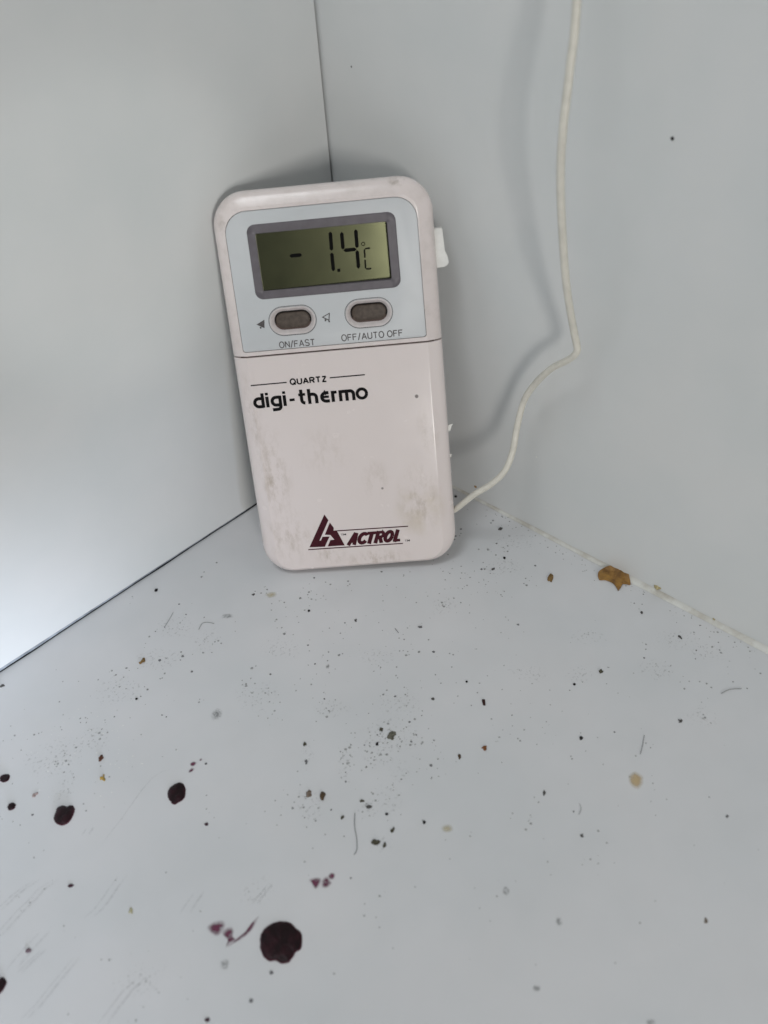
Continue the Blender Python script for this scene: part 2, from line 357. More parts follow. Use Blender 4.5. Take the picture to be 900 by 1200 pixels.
  ('stain', 86.6, 72.44, 0.55, 0.92, 'grey', ''),
  ('crumb', 10.01, 129.55, 0.5, 0.71, 'dark', 'tiny dark speck below the straw yellow flake'),
 ],
 'grit': [[37.05,133.32,0.36,0.75],[8.13,125.67,0.31,0.61],[2.68,150.52,0.46,0.88],[15.76,150.89,0.25,0.4],[16.54,162.98,0.22,0.56],[28.48,160.11,0.21,0.57],[27.29,154.18,0.37,0.44],[8.92,167.13,0.38,0.66],[27.76,146.09,0.22,0.64],[22.47,146.97,0.28,0.54],[24.69,147.77,0.29,0.74],[24.81,139.8,0.33,0.36],[20.03,137.34,0.37,0.8],[3.6,145.23,0.3,0.41],[7.11,145.31,0.32,0.91],[9.12,155.2,0.47,0.72],[21.76,157.82,0.44,0.84],[12.76,149.43,0.32,0.31],[32.49,163.44,0.36,0.64],[52.25,147.96,0.29,0.41],[49.88,156.17,0.3,0.58],[86.99,166.48,0.24,0.45],[87.27,164.49,0.28,0.85],[79.78,161.57,0.32,0.45],[59.34,164.14,0.26,0.57],[53.64,176.73,0.24,0.39],[79.25,153.87,0.31,0.31],[82.82,145.73,0.31,0.5],[88.94,147.97,0.35,0.77],[91.1,148.03,0.35,0.73],[73.66,125.83,0.3,0.72],[101.58,139.0,0.27,0.65],[95.06,120.58,0.28,0.56],[93.69,121.74,0.21,0.42],[92.44,117.96,0.44,0.41],[91.18,109.48,0.38,0.71],[88.45,111.35,0.39,0.58],[90.2,108.9,0.36,0.3],[98.49,114.66,0.22,0.39],[100.72,114.9,0.24,0.32],[103.51,114.46,0.23,0.64],[104.48,115.69,0.24,0.92],[109.73,114.31,0.36,0.63],[108.72,112.41,0.37,0.43],[104.11,105.41,0.43,0.84],[98.65,105.5,0.39,0.59],[97.6,106.7,0.42,0.77],[100.47,102.16,0.37,0.89],[99.76,103.39,0.37,0.51],[99.34,100.08,0.35,0.39],[100.57,101.62,0.26,0.76],[103.66,97.22,0.41,0.93],[102.51,97.7,0.42,0.63],[105.32,98.25,0.23,0.59],[106.63,100.88,0.44,0.8],[107.38,100.02,0.33,0.57],[108.81,102.44,0.26,0.37],[110.67,102.72,0.22,0.87],[110.84,104.51,0.36,0.35],[119.2,107.69,0.3,0.28],[121.03,104.86,0.25,0.76],[122.15,98.63,0.36,0.59],[123.91,98.93,0.27,0.71],[125.39,99.9,0.43,0.55],[125.21,104.22,0.21,0.29],[123.96,106.38,0.22,0.92],[124.01,107.07,0.32,0.84],[113.94,116.28,0.24,0.43],[111.71,114.71,0.36,0.88],[94.64,100.36,0.3,0.3],[89.95,100.08,0.44,0.45],[85.68,104.13,0.4,0.36],[84.12,104.61,0.39,0.84],[83.55,92.01,0.41,0.5],[81.79,94.99,0.41,0.35],[79.45,96.77,0.3,0.54],[62.34,92.26,0.47,0.36],[65.11,89.01,0.47,0.81],[68.53,87.03,0.49,0.51],[76.75,84.47,0.28,0.42],[46.46,82.43,0.48,0.93],[45.42,80.83,0.44,0.59],[59.36,97.29,0.3,0.83],[37.75,104.36,0.47,0.31],[29.3,92.49,0.3,0.83],[22.79,96.13,0.49,0.47],[20.53,94.07,0.32,0.55],[13.96,92.79,0.4,0.32],[25.44,81.49,0.49,0.62],[26.14,80.66,0.48,0.41],[17.53,76.47,0.54,0.78],[12.16,80.35,0.35,0.91],[14.11,81.89,0.46,0.84],[1.77,69.99,0.27,0.29],[0.5,71.54,0.49,0.46],[13.49,76.79,0.41,0.36],[5.16,68.66,0.57,0.6],[19.17,63.96,0.51,0.3],[15.46,63.05,0.41,0.29],[20.82,64.64,0.53,0.56],[34.09,74.2,0.27,0.3],[47.57,56.85,0.41,0.3],[44.13,63.42,0.3,0.56],[57.55,51.65,0.4,0.66],[62.35,48.34,0.43,0.51],[63.55,42.04,0.44,0.36],[75.41,50.39,0.32,0.81],[71.12,63.86,0.28,0.41],[74.94,65.89,0.3,0.59],[75.66,61.79,0.24,0.27],[84.66,61.9,0.36,0.36],[81.48,71.85,0.42,0.81],[86.6,72.44,0.39,0.74],[88.38,68.85,0.34,0.28],[94.33,73.75,0.34,0.51],[95.57,80.39,0.38,0.34],[93.72,83.01,0.28,0.82],[97.71,84.37,0.29,0.54],[99.46,85.51,0.46,0.44],[104.68,71.68,0.26,0.74],[107.65,72.85,0.37,0.68],[108.92,73.2,0.23,0.54],[111.85,70.72,0.22,0.42],[99.56,61.79,0.42,0.29],[104.39,58.62,0.31,0.94],[101.68,55.82,0.5,0.59],[107.24,59.68,0.43,0.69],[105.15,65.94,0.35,0.85],[107.74,62.94,0.27,0.83],[103.55,35.95,0.25,0.86],[101.26,39.73,0.43,0.56],[107.36,39.95,0.43,0.57],[114.13,43.27,0.45,0.33],[119.94,53.96,0.36,0.86],[112.26,36.28,0.5,0.4],[104.35,24.59,0.32,0.88],[99.51,17.77,0.35,0.29],[87.07,13.3,0.48,0.54],[77.03,34.44,0.47,0.58],[79.29,34.13,0.4,0.54],[77.32,42.95,0.33,0.88],[83.81,46.64,0.44,0.8],[86.33,53.0,0.49,0.43],[72.72,45.49,0.52,0.85],[69.15,45.62,0.4,0.65],[70.09,49.79,0.28,0.78],[108.6,22.36,0.29,0.62],[111.6,21.57,0.28,0.3],[114.1,21.91,0.42,0.59],[112.26,36.28,0.43,0.8],[117.86,32.3,0.52,0.31],[119.87,37.57,0.41,0.65],[126.25,27.09,0.42,0.63],[129.81,26.96,0.39,0.86],[131.78,31.59,0.36,0.62],[126.88,38.75,0.42,0.31],[129.69,49.62,0.34,0.32],[129.25,51.04,0.26,0.25],[139.09,39.66,0.28,0.4],[145.92,32.67,0.36,0.65],[145.23,41.13,0.44,0.59],[146.23,43.07,0.46,0.53],[152.3,40.43,0.42,0.64],[158.57,41.32,0.38,0.44],[156.7,42.2,0.46,0.79],[160.92,57.55,0.24,0.63],[171.78,50.18,0.45,0.28],[177.99,61.43,0.27,0.77],[176.3,48.07,0.21,0.77],[161.64,23.54,0.38,0.76],[157.77,27.56,0.37,0.91],[129.7,24.58,0.33,0.65],[107.3,3.19,0.27,0.64],[100.86,23.08,0.37,0.94],[131.77,72.05,0.45,0.35],[137.79,80.02,0.21,0.33],[140.35,83.25,0.25,0.76],[133.58,113.27,0.31,0.62],[129.07,124.74,0.29,0.25],[133.58,133.79,0.27,0.95],[127.71,133.11,0.36,0.65],[180.8,70.89,0.24,0.89],[185.08,71.34,0.29,0.68],[182.64,82.65,0.23,0.48],[177.21,107.95,0.25,0.53],[180.91,112.14,0.18,0.71],[176.73,112.12,0.21,0.67],[180.04,97.62,0.31,0.74]],
 'smudge': [[92.5,101.53,6.07,5.7],[97.86,104.74,5.05,4.4],[111.83,90.78,2.08,4.96],[122.29,102.68,3.97,5.52],[106.93,100.54,2.28,5.93],[112.15,114.22,3.5,2.99],[106.58,116.76,3.07,5.55],[89.68,107.79,3.7,3.37],[117.74,123.53,3.38,2.1],[99.18,113.47,2.69,3.69],[103.77,36.23,4.76,4.25],[106.51,24.83,5.93,5.13],[117.39,30.79,6.8,4.84],[132.71,32.93,7.62,5.21],[147.18,41.53,4.86,4.78],[159.07,38.64,8.63,6.39],[107.54,64.59,5.44,6.25],[96.3,84.63,5.3,3.0],[90.77,56.81,5.68,4.79],[9.63,80.14,6.13,5.03],[21.0,85.58,5.97,4.75],[46.19,82.19,4.2,3.66],[50.95,118.54,5.79,3.15],[13.38,142.59,7.31,4.73],[11.45,152.47,4.78,3.96],[27.88,122.92,5.46,3.4],[41.57,129.49,3.83,3.15],[26.3,144.91,4.74,4.45],[33.12,162.28,4.51,3.49],[74.07,81.56,5.54,3.97],[82.68,98.13,6.22,4.8],[161.95,49.7,2.79,5.47],[178.64,106.36,5.84,4.26],[146.65,110.23,4.54,3.93]],
 'hairs': [["dark",[[115.86,112.99],[118.52,115.49],[120.52,118.25],[122.61,120.48],[124.23,121.06]],0.239],["dark",[[48.05,154.5],[50.92,155.8],[53.82,156.99]],0.223],["grey",[[22.42,162.61],[20.15,163.42],[18.55,164.59],[17.35,165.98]],0.298],["dark",[[62.95,77.32],[63.56,79.3]],0.336],["grey",[[-1.21,77.09],[-0.89,79.12],[-0.93,80.87]],0.399],["grey",[[108.6,22.36],[105.96,21.01],[103.05,19.34]],0.216],["grey",[[102.31,31.43],[100.04,30.24],[98.66,31.04],[97.61,33.11]],0.241],["grey",[[76.47,153.71],[77.4,154.87],[79.21,155.38]],0.191]],
 'scr': [[[139.23,66.39],[141.09,65.07],[144.22,64.75],[148.25,65.73],[152.65,67.35],[156.95,68.92],[160.86,70.04],[164.54,71.3]],[[191.0,67.61],[188.2,67.52],[186.15,67.2],[183.4,67.31],[179.92,67.86]],[[194.36,73.58],[190.82,72.89],[186.58,71.92],[183.63,71.67],[180.8,70.89],[176.78,71.39]],[[176.94,85.9],[174.07,85.93],[171.08,85.1],[168.44,84.12],[164.66,83.01]],[[195.51,83.34],[192.34,82.46],[188.97,81.72],[185.26,81.27]],[[195.59,84.99],[191.79,84.55],[188.38,84.49]],[[200.13,94.94],[196.16,94.74],[191.48,93.54],[187.84,92.73],[183.88,91.88]],[[165.09,66.34],[162.96,65.44]],[[188.49,109.12],[184.5,108.18],[180.4,107.21],[176.51,107.31]],[[160.71,102.48],[157.36,101.45],[154.77,100.79]],[[148.76,112.7],[145.01,112.08],[142.46,111.66]]],
}

# ------------------------------------------------------------------ the setting: floor and two walls of the cabinet
EXT = 0.46
def box(name, lo, hi, mat, parent=None, bev=0.0):
    bm = bmesh.new(); bmesh.ops.create_cube(bm, size=1)
    for v in bm.verts: v.co = Vector([lo[i]+(v.co[i]+.5)*(hi[i]-lo[i]) for i in range(3)])
    if bev: bmesh.ops.bevel(bm, geom=bm.edges[:], offset=bev, segments=2, affect='EDGES')
    me = bpy.data.meshes.new(name); bm.to_mesh(me); bm.free(); return wrap(name, me, mat, parent)
floor = tag(box('floor', (-.003, -.006, -.003), (EXT, EXT, 0), 'floor'), 'white enamelled cabinet floor, dirty with specks and dried juice', None, None, 'structure')
wr = tag(box('wall_right', (-.004, -.006, 0.0002), (0, EXT, EXT), 'wall'), 'white enamelled cabinet wall behind the probe cable', None, None, 'structure')
# left wall: its bottom edge lifts slowly off the floor towards the front (the dark seam)
YL = -0.0006
seamx = [0.0009, .05, .10, .16, .22, .30, EXT]
seamz = [.0006, .0008, .0011, .0016, .0020, .0023, .0026]
V = []; F = []
for x, z in zip(seamx, seamz):
    z2 = z+.00015
    V += [(x, YL, z2), (x, YL, EXT), (x, YL-.0035, EXT), (x, YL-.0035, z), (x, YL-.0003, z)]
for i in range(len(seamx)-1):
    for k in range(5):
        a = i*5+k; b = i*5+(k+1) % 5; F.append((a, b, b+5, a+5))
F.append((4, 3, 2, 1, 0)); e = (len(seamx)-1)*5; F.append((e, e+1, e+2, e+3, e+4))
wl = mk('wall_left', V, F, 'wall'); fix_normals(wl.data); tag(wl, 'white enamelled cabinet wall with a dark seam along the floor', None, None, 'structure')
# grimy strip filling the seam, a little behind the wall face, uneven
V = []; F = []; N = 150
for i in range(N+1):
    x = .0009+(EXT-.001)*i/N; d = -.0006+.00035*noise.noise((x*90, 0, 3))
    V += [(x, YL+d, -.0001), (x, YL+d-.0002, .0030)]
for i in range(N): F.append((2*i, 2*i+1, 2*i+3, 2*i+2))
tag(mk('floor_seam', V, F, 'gasket', wl), 'dark grey seam strip under the left wall')
V = []; F = []
for i in range(N+1):
    x = .0009+(EXT-.001)*i/N; w = .0001+.0004*max(0, noise.noise((x*60, 7, 1)))+.0002*max(0, noise.noise((x*210, 2, 1)))
    V += [(x, YL-.0006, .00012), (x, YL-.0006+.0003+w, .00012)]
for i in range(N): F.append((2*i, 2*i+1, 2*i+3, 2*i+2))
mk('seam_grime', V, F, 'seam', wl)
box('corner_seam', (.00005, YL-.0022, .0005), (.0009, YL-.0016, EXT), 'seam', wl)
# sealant bead in the right hand floor joint: concave, lumpy
V = []; F = []; N = 230; K = 7
for i in range(N+1):
    y = -.004+(EXT+.0035)*i/N
    r = .0012*(.45+.55*min(1, max(0, (y-.05)/.07)))*(1+.20*noise.noise((0, y*45, 5))+.12*noise.noise((3, y*170, 5)))
    for k in range(K+1):
        a = math.radians(90*k/K); q = 1+.06*noise.noise((k*1.7, y*260, 9))
        V.append((r*q*(1-math.sin(a))*.95+.00005, y, r*1.15*q*(1-math.cos(a))+.00025-.0002*(k == 0)))
for i in range(N):
    for k in range(K):
        a = i*(K+1)+k; F.append((a, a+1, a+K+2, a+K+1))
so = mk('sealant_bead', V, F, 'sealant', wr, True); tag(so, 'lumpy off-white sealant bead along the right wall base')
fix_normals(so.data)

# ------------------------------------------------------------------ the thermometer
AX = Matrix(((-0.70017, -0.18893, 0.68852, 0.05190), (0.71339, -0.22403, 0.66399, 0.05220), (0.02881, 0.95609, 0.29164, 0.00224), (0, 0, 0, 1)))
dev = bpy.data.objects.new('digital_thermometer', None); COL.objects.link(dev); dev.matrix_world = AX; dev.empty_display_size = .02
tag(dev, 'off-white digital thermometer with small display leaning in the cabinet corner', 'thermometer')
HT = 117.4
PROF = [(12, 0.0), (4.6, 0), (4.45, -.008), (4.3, -.03), (4.15, -.075), (4.0, -.135), (2.6, -.72), (1.6, -1.22), (.85, -1.8), (.35, -2.5), (.08, -3.3), (0, -4.0), (.1, -5.5), (.9, -8.5), (2.2, -10.8), (3.8, -12), (6, -12.4)]
def ring(ins, d):
    r = max(9.6-ins, 1.5); return [mm((*p, d)) for p in rrect(-31+ins, 31-ins, ins*.4-.5 if d > -4.5 else ins, HT-ins, r, 12)]
def shell(name, mat, vcut, keep_upper):
    V, F = loft([ring(i, d) for i, d in PROF]); me = bpy.data.meshes.new(name); me.from_pydata(V, [], F)
    bm = bmesh.new(); bm.from_mesh(me); bmesh.ops.recalc_face_normals(bm, faces=bm.faces)
    r = bmesh.ops.bisect_plane(bm, geom=bm.verts[:]+bm.edges[:]+bm.faces[:], plane_co=(0, vcut*MM, 0), plane_no=(0, 1, 0), clear_inner=keep_upper, clear_outer=not keep_upper)
    ed = [e for e in r['geom_cut'] if isinstance(e, bmesh.types.BMEdge)]
    f = bmesh.ops.contextual_create(bm, geom=ed)['faces']
    bmesh.ops.bevel(bm, geom=[e for e in ed if e.is_valid], offset=.00012, segments=2, affect='EDGES', profile=.5)
    bmesh.ops.recalc_face_normals(bm, faces=bm.faces); bm.to_mesh(me); bm.free()
    return wrap(name, me, mat, dev, True, 50)
up = shell('upper_case', 'case_upper', 71.48, True)
lowc = shell('lower_case', 'case_lower', 70.98, False)
bpy.context.view_layer.update()
low = min((AX @ v.co).z for v in lowc.data.vertices)
AX[2][3] += .00003-low; dev.matrix_world = AX
o = prism('case_core', rrect(-28.5, 28.5, 62, 80, 1), -9.5, -1.2, 'core', dev)
# cavity for the control panel, panel plate with its openings
PANEL = lambda k: rrect(-27.35+k, 26.43-k, 72.75+k, 112.24-k, (6.2-k, 6.2-k, .9, .9), 8)
cut = prism('cut', PANEL(-.12), -3.5, 2, 'core', dev, smooth=False)
cut2 = None
boolean(up, [cut])
B1 = (-11.75, 80.9); B2 = (10.42, 81.1)
pan = prism('control_panel', PANEL(0), -3.3, -.22, 'panel', dev, bev=.12)
cs = [prism('cut', rrect(-20.6, 19.4, 88.6, 107.6, 1.5, 6), -2.95, 2, 'core', dev, smooth=False)]
for b in (B1, B2): cs.append(prism('cut', stadium(*b, 6.6, 3.9), -2.6, 2, 'core', dev, smooth=False))
boolean(pan, cs)
tag(pan, 'blue-grey printed control panel')
# display: frame, glass plate, segments
def frame(name, outer, inner, n0, n1, mat, parent, bev=.25):
    oo = outer; ii = inner
    sc = lambda L, k: [(p[0]+(k if p[0] < 0 else -k), p[1]+(k if p[1] < 98 else -k)) for p in L]
    rings = [[mm((*p, n1-bev)) for p in oo], [mm((*p, n1)) for p in sc(oo, bev)], [mm((*p, n1)) for p in sc(ii, -bev*.6)], [mm((*p, n1-bev*.6)) for p in ii], [mm((*p, n0)) for p in ii]]
    V, F = loft(rings, False, False); n = len(oo)
    bot = len(V); V += [mm((*p, n1-.6)) for p in oo]
    for i in range(n):
        j = (i+1) % n; F.append((i, j, bot+j, bot+i))
    ob = mk(name, V, F, mat, parent, True, 40); fix_normals(ob.data); return ob
def tilt(o):   # the screen sits slightly askew in its frame, deeper on the right
    for v in o.data.vertices: v.co.z += (.85-(v.co.x/MM+19)*.052)*MM
    return o
disp = frame('display_frame', rrect(-21.4, 20.4, 87.65, 108.5, 2.3, 8), rrect(-19.0, 17.85, 90.0, 105.95, .35, 8), -2.85, .06, 'bezel', dev)
tag(disp, 'purple-grey display frame')
lcd = prism('display_screen', rrect(-19.3, 18.2, 89.7, 106.2, .2, 2), -1.9, -1.45, 'lcd', disp); tilt(lcd)
tag(lcd, 'olive liquid crystal display reading minus 1.4 degrees')
LN = -1.43
def flatpoly(name, polys, n, mat, parent, stag=.004):
    V = []; F = []
    for k, P in enumerate(polys):
        s = len(V); V += [mm((*p, n+k*stag)) for p in P]; a = sum(P[i][0]*P[(i+1) % len(P)][1]-P[(i+1) % len(P)][0]*P[i][1] for i in range(len(P)))
        idx = tuple(range(s, s+len(P))); F.append(idx if a > 0 else tuple(reversed(idx)))
    me = bpy.data.meshes.new(name); me.from_pydata(V, [], F)
    bm = bmesh.new(); bm.from_mesh(me); bmesh.ops.triangulate(bm, faces=bm.faces); bm.to_mesh(me); bm.free()
    return wrap(name, me, mat, parent)
def seg(a, b, w):
    d = Vector((b[0]-a[0], b[1]-a[1])); L = d.length; d /= L; q = Vector((-d.y, d.x))*w/2; t = min(w*.5, L*.2); A = Vector(a); B = Vector(b)
    return [tuple(p) for p in (A, A+d*t-q, B-d*t-q, B, B-d*t+q, A+d*t+q)]
def segs(name, L, w): return [tilt(flatpoly(name, [seg(a, b, w)], LN, 'segment', disp)) for a, b in L]
segs('display_segment', [((-10.4, 98.95), (-6.8, 98.92)), ((1.82, 104.5), (1.62, 99.2)), ((1.58, 98.8), (1.52, 93.5)), ((4.98, 104.1), (4.88, 99.2)), ((8.97, 104.45), (8.87, 99.2)), ((4.95, 98.98), (8.7, 98.97)), ((8.78, 98.75), (8.70, 93.5))], 1.02)
tilt(flatpoly('display_segment', [[(2.6, 93.2), (3.48, 93.2), (3.48, 94.05), (2.6, 94.05)]], LN, 'segment', disp))
segs('display_segment', [((12.6, 98.9), (10.95, 98.9)), ((10.86, 98.85), (10.78, 96.3)), ((10.76, 95.95), (10.68, 93.3)), ((10.75, 93.22), (12.35, 93.22))], .46)
def ringpoly(c, r, w, n=20):
    return [[(c[0]+r*math.cos(a), c[1]+r*math.sin(a)), (c[0]+r*math.cos(b), c[1]+r*math.sin(b)), (c[0]+(r-w)*math.cos(b), c[1]+(r-w)*math.sin(b)), (c[0]+(r-w)*math.cos(a), c[1]+(r-w)*math.sin(a))]
            for a, b in [(2*math.pi*i/n, 2*math.pi*(i+1)/n) for i in range(n)]]
tilt(flatpoly('display_segment', ringpoly((10.67, 100.24), .55, .2), LN, 'segment', disp, 0))
# two buttons, each in a moulded surround
for b, lab in ((B1, 'dark button marked on and fast'), (B2, 'dark button marked off')):
    R = []
    for hw, hh, n in ((6.5, 3.8, -2.0), (6.5, 3.8, -.16), (6.62, 3.92, -.14), (6.66, 3.96, .06), (6.55, 3.85, .2), (6.38, 3.68, .22), (6.2, 3.5, .1), (5.75, 3.05, -.75), (5.55, 2.85, -.95), (5.42, 2.72, -1.15), (5.4, 2.7, -2.2)):
        R.append([mm((*p, n)) for p in stadium(*b, hw, hh)])
    V, F = loft(R, False, False); rg = mk('button_surround', V, F, 'ring', dev, True, 40); fix_normals(rg.data)
    S0 = stadium(*b, 6.98, 4.28); S1 = stadium(*b, 6.82, 4.12); q = len(S0)
    flatpoly('printed_line', [[S0[i], S0[(i+1) % q], S1[(i+1) % q], S1[i]] for i in range(q)], -.19, 'greyink', pan, 0)
    prism('button_well', stadium(*b, 5.6, 2.85), -2.5, -1.95, 'well', rg)
    R = [[mm((*p, n)) for p in stadium(*b, hw, hh)] for hw, hh, n in ((4.98, 2.28, -2.2), (4.98, 2.28, -1.35), (4.9, 2.2, -1.1), (4.65, 1.95, -.95), (3.6, 1.0, -.9))]
    V, F = loft(R); bt = mk('button', V, F, 'button', rg, True, 60); fix_normals(bt.data); tag(bt, lab)

# printing
def text(name, body, boxuv, n, mat, parent, shear=0.0, bold=0.0, space=1.0):
    c = bpy.data.curves.new(name, 'FONT'); c.body = body; c.size = 4; c.shear = shear; c.offset = bold; c.space_character = space; c.resolution_u = 4
    t = bpy.data.objects.new(name, c); COL.objects.link(t)
    dg = bpy.context.evaluated_depsgraph_get(); dg.update()
    me = bpy.data.meshes.new_from_object(t.evaluated_get(dg)); bpy.data.objects.remove(t)
    xs = [v.co.x for v in me.vertices]; ys = [v.co.y for v in me.vertices]
    u0, v0, u1, v1 = boxuv
    for v in me.vertices:
        v.co = Vector(((u0+(v.co.x-min(xs))/(max(xs)-min(xs))*(u1-u0))*MM, (v0+(v.co.y-min(ys))/(max(ys)-min(ys))*(v1-v0))*MM, n*MM))
    return wrap(name, me, mat, parent)
PN = -.19; FN = .03
flatpoly('printed_line', [[(-26.65, 62.55), (-15.85, 62.6), (-15.85, 62.95), (-26.65, 62.9)]], FN, 'ink', lowc)
flatpoly('printed_line', [[(-2.95, 62.85), (7.5, 62.88), (7.5, 63.23), (-2.95, 63.2)]], FN, 'ink', lowc)
# bell symbols beside the left button
flatpoly('bell_symbol', [[(-22.35, 80.6), (-19.85, 81.85), (-20.15, 79.35)], [(-21.6, 79.75), (-21.1, 79.95), (-20.95, 79.45), (-21.4, 79.3)]], PN, 'greyink', pan)
def outline(P, w): return [[tuple(Vector(P[i])), tuple(Vector(P[(i+1) % len(P)])), tuple(Vector(P[(i+1) % len(P)])*(1-w)+C0*w), tuple(Vector(P[i])*(1-w)+C0*w)] for i in range(len(P))]
Pb = [(-3.25, 81.05), (-.75, 82.2), (-1.15, 79.8)]; C0 = Vector((-1.72, 81.02))
flatpoly('bell_symbol', outline(Pb, .34)+[[(-2.6, 80.25), (-2.1, 80.45), (-1.95, 79.9), (-2.4, 79.75)], [(-1.5, 79.9), (-1.0, 79.85), (-1.05, 79.4), (-1.4, 79.45)]], PN, 'greyink', pan)
# digi-thermo, drawn as rounded strokes
def stroke(P, w, rnd=False):
    P = [Vector(p) for p in P]; out = []; n = len(P)
    Lf = []; Rt = []
    for i, p in enumerate(P):
        a = (P[i]-P[i-1]).normalized() if i > 0 else (P[1]-P[0]).normalized()
        b = (P[i+1]-P[i]).normalized() if i < n-1 else a
        t = (a+b).normalized(); q = Vector((-t.y, t.x)); k = w/2/max(.5, q.dot(Vector((-a.y, a.x))))
        Lf.append(p+q*k); Rt.append(p-q*k)
    return [[tuple(Lf[i]), tuple(Lf[i+1]), tuple(Rt[i+1]), tuple(Rt[i])] for i in range(n-1)]
def arc(cx, cy, rx, ry, a0, a1, n=9): return [(cx+rx*math.cos(math.radians(a0+(a1-a0)*i/n)), cy+ry*math.sin(math.radians(a0+(a1-a0)*i/n))) for i in range(n+1)]
GL = {'O': [arc(.36, .5, .36, .5, 90, 450, 18)], 'Q': [arc(.36, .5, .36, .5, 90, 450, 18), [(.42, .28), (.75, -.04)]], 'N': [[(0, 0), (0, 1)], [(0, .98), (.6, .02)], [(.6, 0), (.6, 1)]], '/': [[(0, -.08), (.34, 1.08)]],
      'F': [[(0, 0), (0, 1)], [(0, .955), (.55, .955)], [(0, .52), (.48, .52)]], 'A': [[(0, 0), (.34, 1)], [(.34, 1), (.68, 0)], [(.13, .33), (.55, .33)]], 'S': [arc(.31, .745, .29, .255, 20, 265, 10)+arc(.31, .25, .30, .25, 85, -160, 10)],
      'T': [[(0, .955), (.62, .955)], [(.31, 1), (.31, 0)]], 'U': [[(0, 1), (0, .3)]+arc(.30, .3, .30, .3, 180, 360, 10)+[(.6, 1)]], 'R': [[(0, 0), (0, 1)], [(0, .955), (.36, .955)]+arc(.36, .72, .235, .235, 85, -85, 7)+[(0, .485)], [(.32, .48), (.60, 0)]], 'Z': [[(.03, .955), (.56, .955)], [(.55, .98), (.03, .02)], [(0, .045), (.58, .045)]]}
def lettering(body, boxuv, n, mat, parent, wt, gap=.24):
    x = 0; L = []
    for ch in body:
        if ch == ' ': x += .34; continue
        g = GL[ch]; wd = max(p[0] for s in g for p in s)
        for s in g: L.append([(x+p[0], p[1]) for p in s])
        x += wd+gap
    x -= gap; u0, v0, u1, v1 = boxuv; out = []
    for s in L: out += stroke([(u0+p[0]/x*(u1-u0), v0+p[1]*(v1-v0)) for p in s], wt)
    return flatpoly('lettering', out, n, mat, parent, .0004)
lettering('ON/FAST', (-16.5, 73.15, -6.2, 74.95), PN, 'greyink', pan, .27)
lettering('OFF/AUTO OFF', (1.85, 73.6, 19.6, 75.4), PN, 'greyink', pan, .27)
lettering('QUARTZ', (-14.75, 62.0, -4.05, 63.65), FN, 'ink', lowc, .44, .27)
w = .98; LT = []
def S(*P, ww=w): LT.extend(stroke(list(P), ww))
b0 = 55.6
S((-23.72, 60.1), (-23.72, b0)); S((-23.72, 58.5), (-24.9, 58.5), *arc(-24.95, 57.25, 1.25, 1.25, 90, 270), (-23.72, 56.0))
S((-22.38, 58.95), (-22.38, b0)); S((-22.38, 60.15), (-22.38, 59.35), ww=.9)
S((-18.52, 58.93), (-18.52, 55.9), *arc(-19.4, 55.75, .88, 1.0, 0, -80, 6), (-21.05, 54.7)); S((-18.52, 58.5), (-19.7, 58.5), *arc(-19.75, 57.3, 1.2, 1.2, 90, 270), (-18.52, 56.1))
S((-17.18, 58.95), (-17.18, b0)); S((-17.18, 60.15), (-17.18, 59.35), ww=.9)
S((-15.72, 57.28), (-14.15, 57.32), ww=.8)
S((-12.05, 60.2), (-12.05, 57.0), *arc(-11.05, 56.95, 1.0, .95, 180, 268, 6)); S((-12.92, 58.62), (-10.85, 58.68), ww=.78)
S((-9.72, 60.2), (-9.72, b0)); S((-9.72, 58.5), (-8.7, 58.5), *arc(-8.65, 57.55, 1.05, .95, 90, 0, 6), (-7.6, b0))
S((-3.85, 58.58), (-4.75, 58.58), *arc(-4.75, 57.3, 1.25, 1.28, 90, 270), (-3.7, 56.02)); S((-5.9, 57.34), (-3.85, 57.36), ww=.72)
S((-2.66, 59.0), (-2.66, b0)); S((-2.66, 58.35), (-2.2, 58.5), (-1.42, 58.6), ww=.84)
S((-.38, 59.0), (-.38, b0)); S((-.38, 58.55), (2.5, 58.55), *arc(2.55, 57.6, .98, .95, 90, 0, 6), (3.53, b0)); S((1.5, 58.5), (1.5, b0))
S(*arc(6.02, 57.42, 1.4, 1.42, 0, 360, 26), ww=.9)
flatpoly('lettering', LT, FN, 'ink', lowc, .0006)
# maroon emblem, name and rules
logo = flatpoly('emblem', [[(-9.65, 19.4), (-8.62, 17.35), (-12.25, 10.55), (-11.80, 10.5), (-11.13, 11.78), (-8.89, 11.7), (-10.8, 8.26), (-15.71, 8.5)],
                           [(-8.26, 16.5), (-7.22, 14.6), (-7.4, 13.62), (-6.33, 13.4), (-4.43, 8.2), (-9.86, 8.3), (-8.78, 10.42), (-7.5, 10.47), (-8.58, 12.2), (-10.31, 12.44)]], FN, 'maroon', lowc)
flatpoly('printed_line', [[(-7.1, 13.28), (16.15, 12.93), (16.2, 13.28), (-7.1, 13.63)]], FN, 'maroon', lowc)
flatpoly('printed_line', [[(-16.25, 7.52), (14.0, 7.15), (14.1, 7.48), (-16.1, 7.88)]], FN, 'maroon', lowc)
LT = []; w = 1.12; sh = lambda P: [(x+.36*(y-8.1), y) for x, y in P]
def T(*P, ww=w): LT.extend(stroke(sh(P), ww))
y0, y1 = 8.1, 12.25; ym = (y0+y1)/2; h2 = (y1-y0)/2-.5
T((-3.35, y0), (-1.95, y1), ww=1.15); T((-1.75, y1), (-1.45, y0), ww=1.2); T((-3.0, 9.25), (-1.4, 9.25), ww=.75)
T(*arc(.95, ym, 1.25, h2, 35, 325, 14), ww=1.2)
T((1.9, y1-.5), (4.75, y1-.5), ww=1.0); T((3.3, y1-.4), (3.3, y0), ww=1.25)
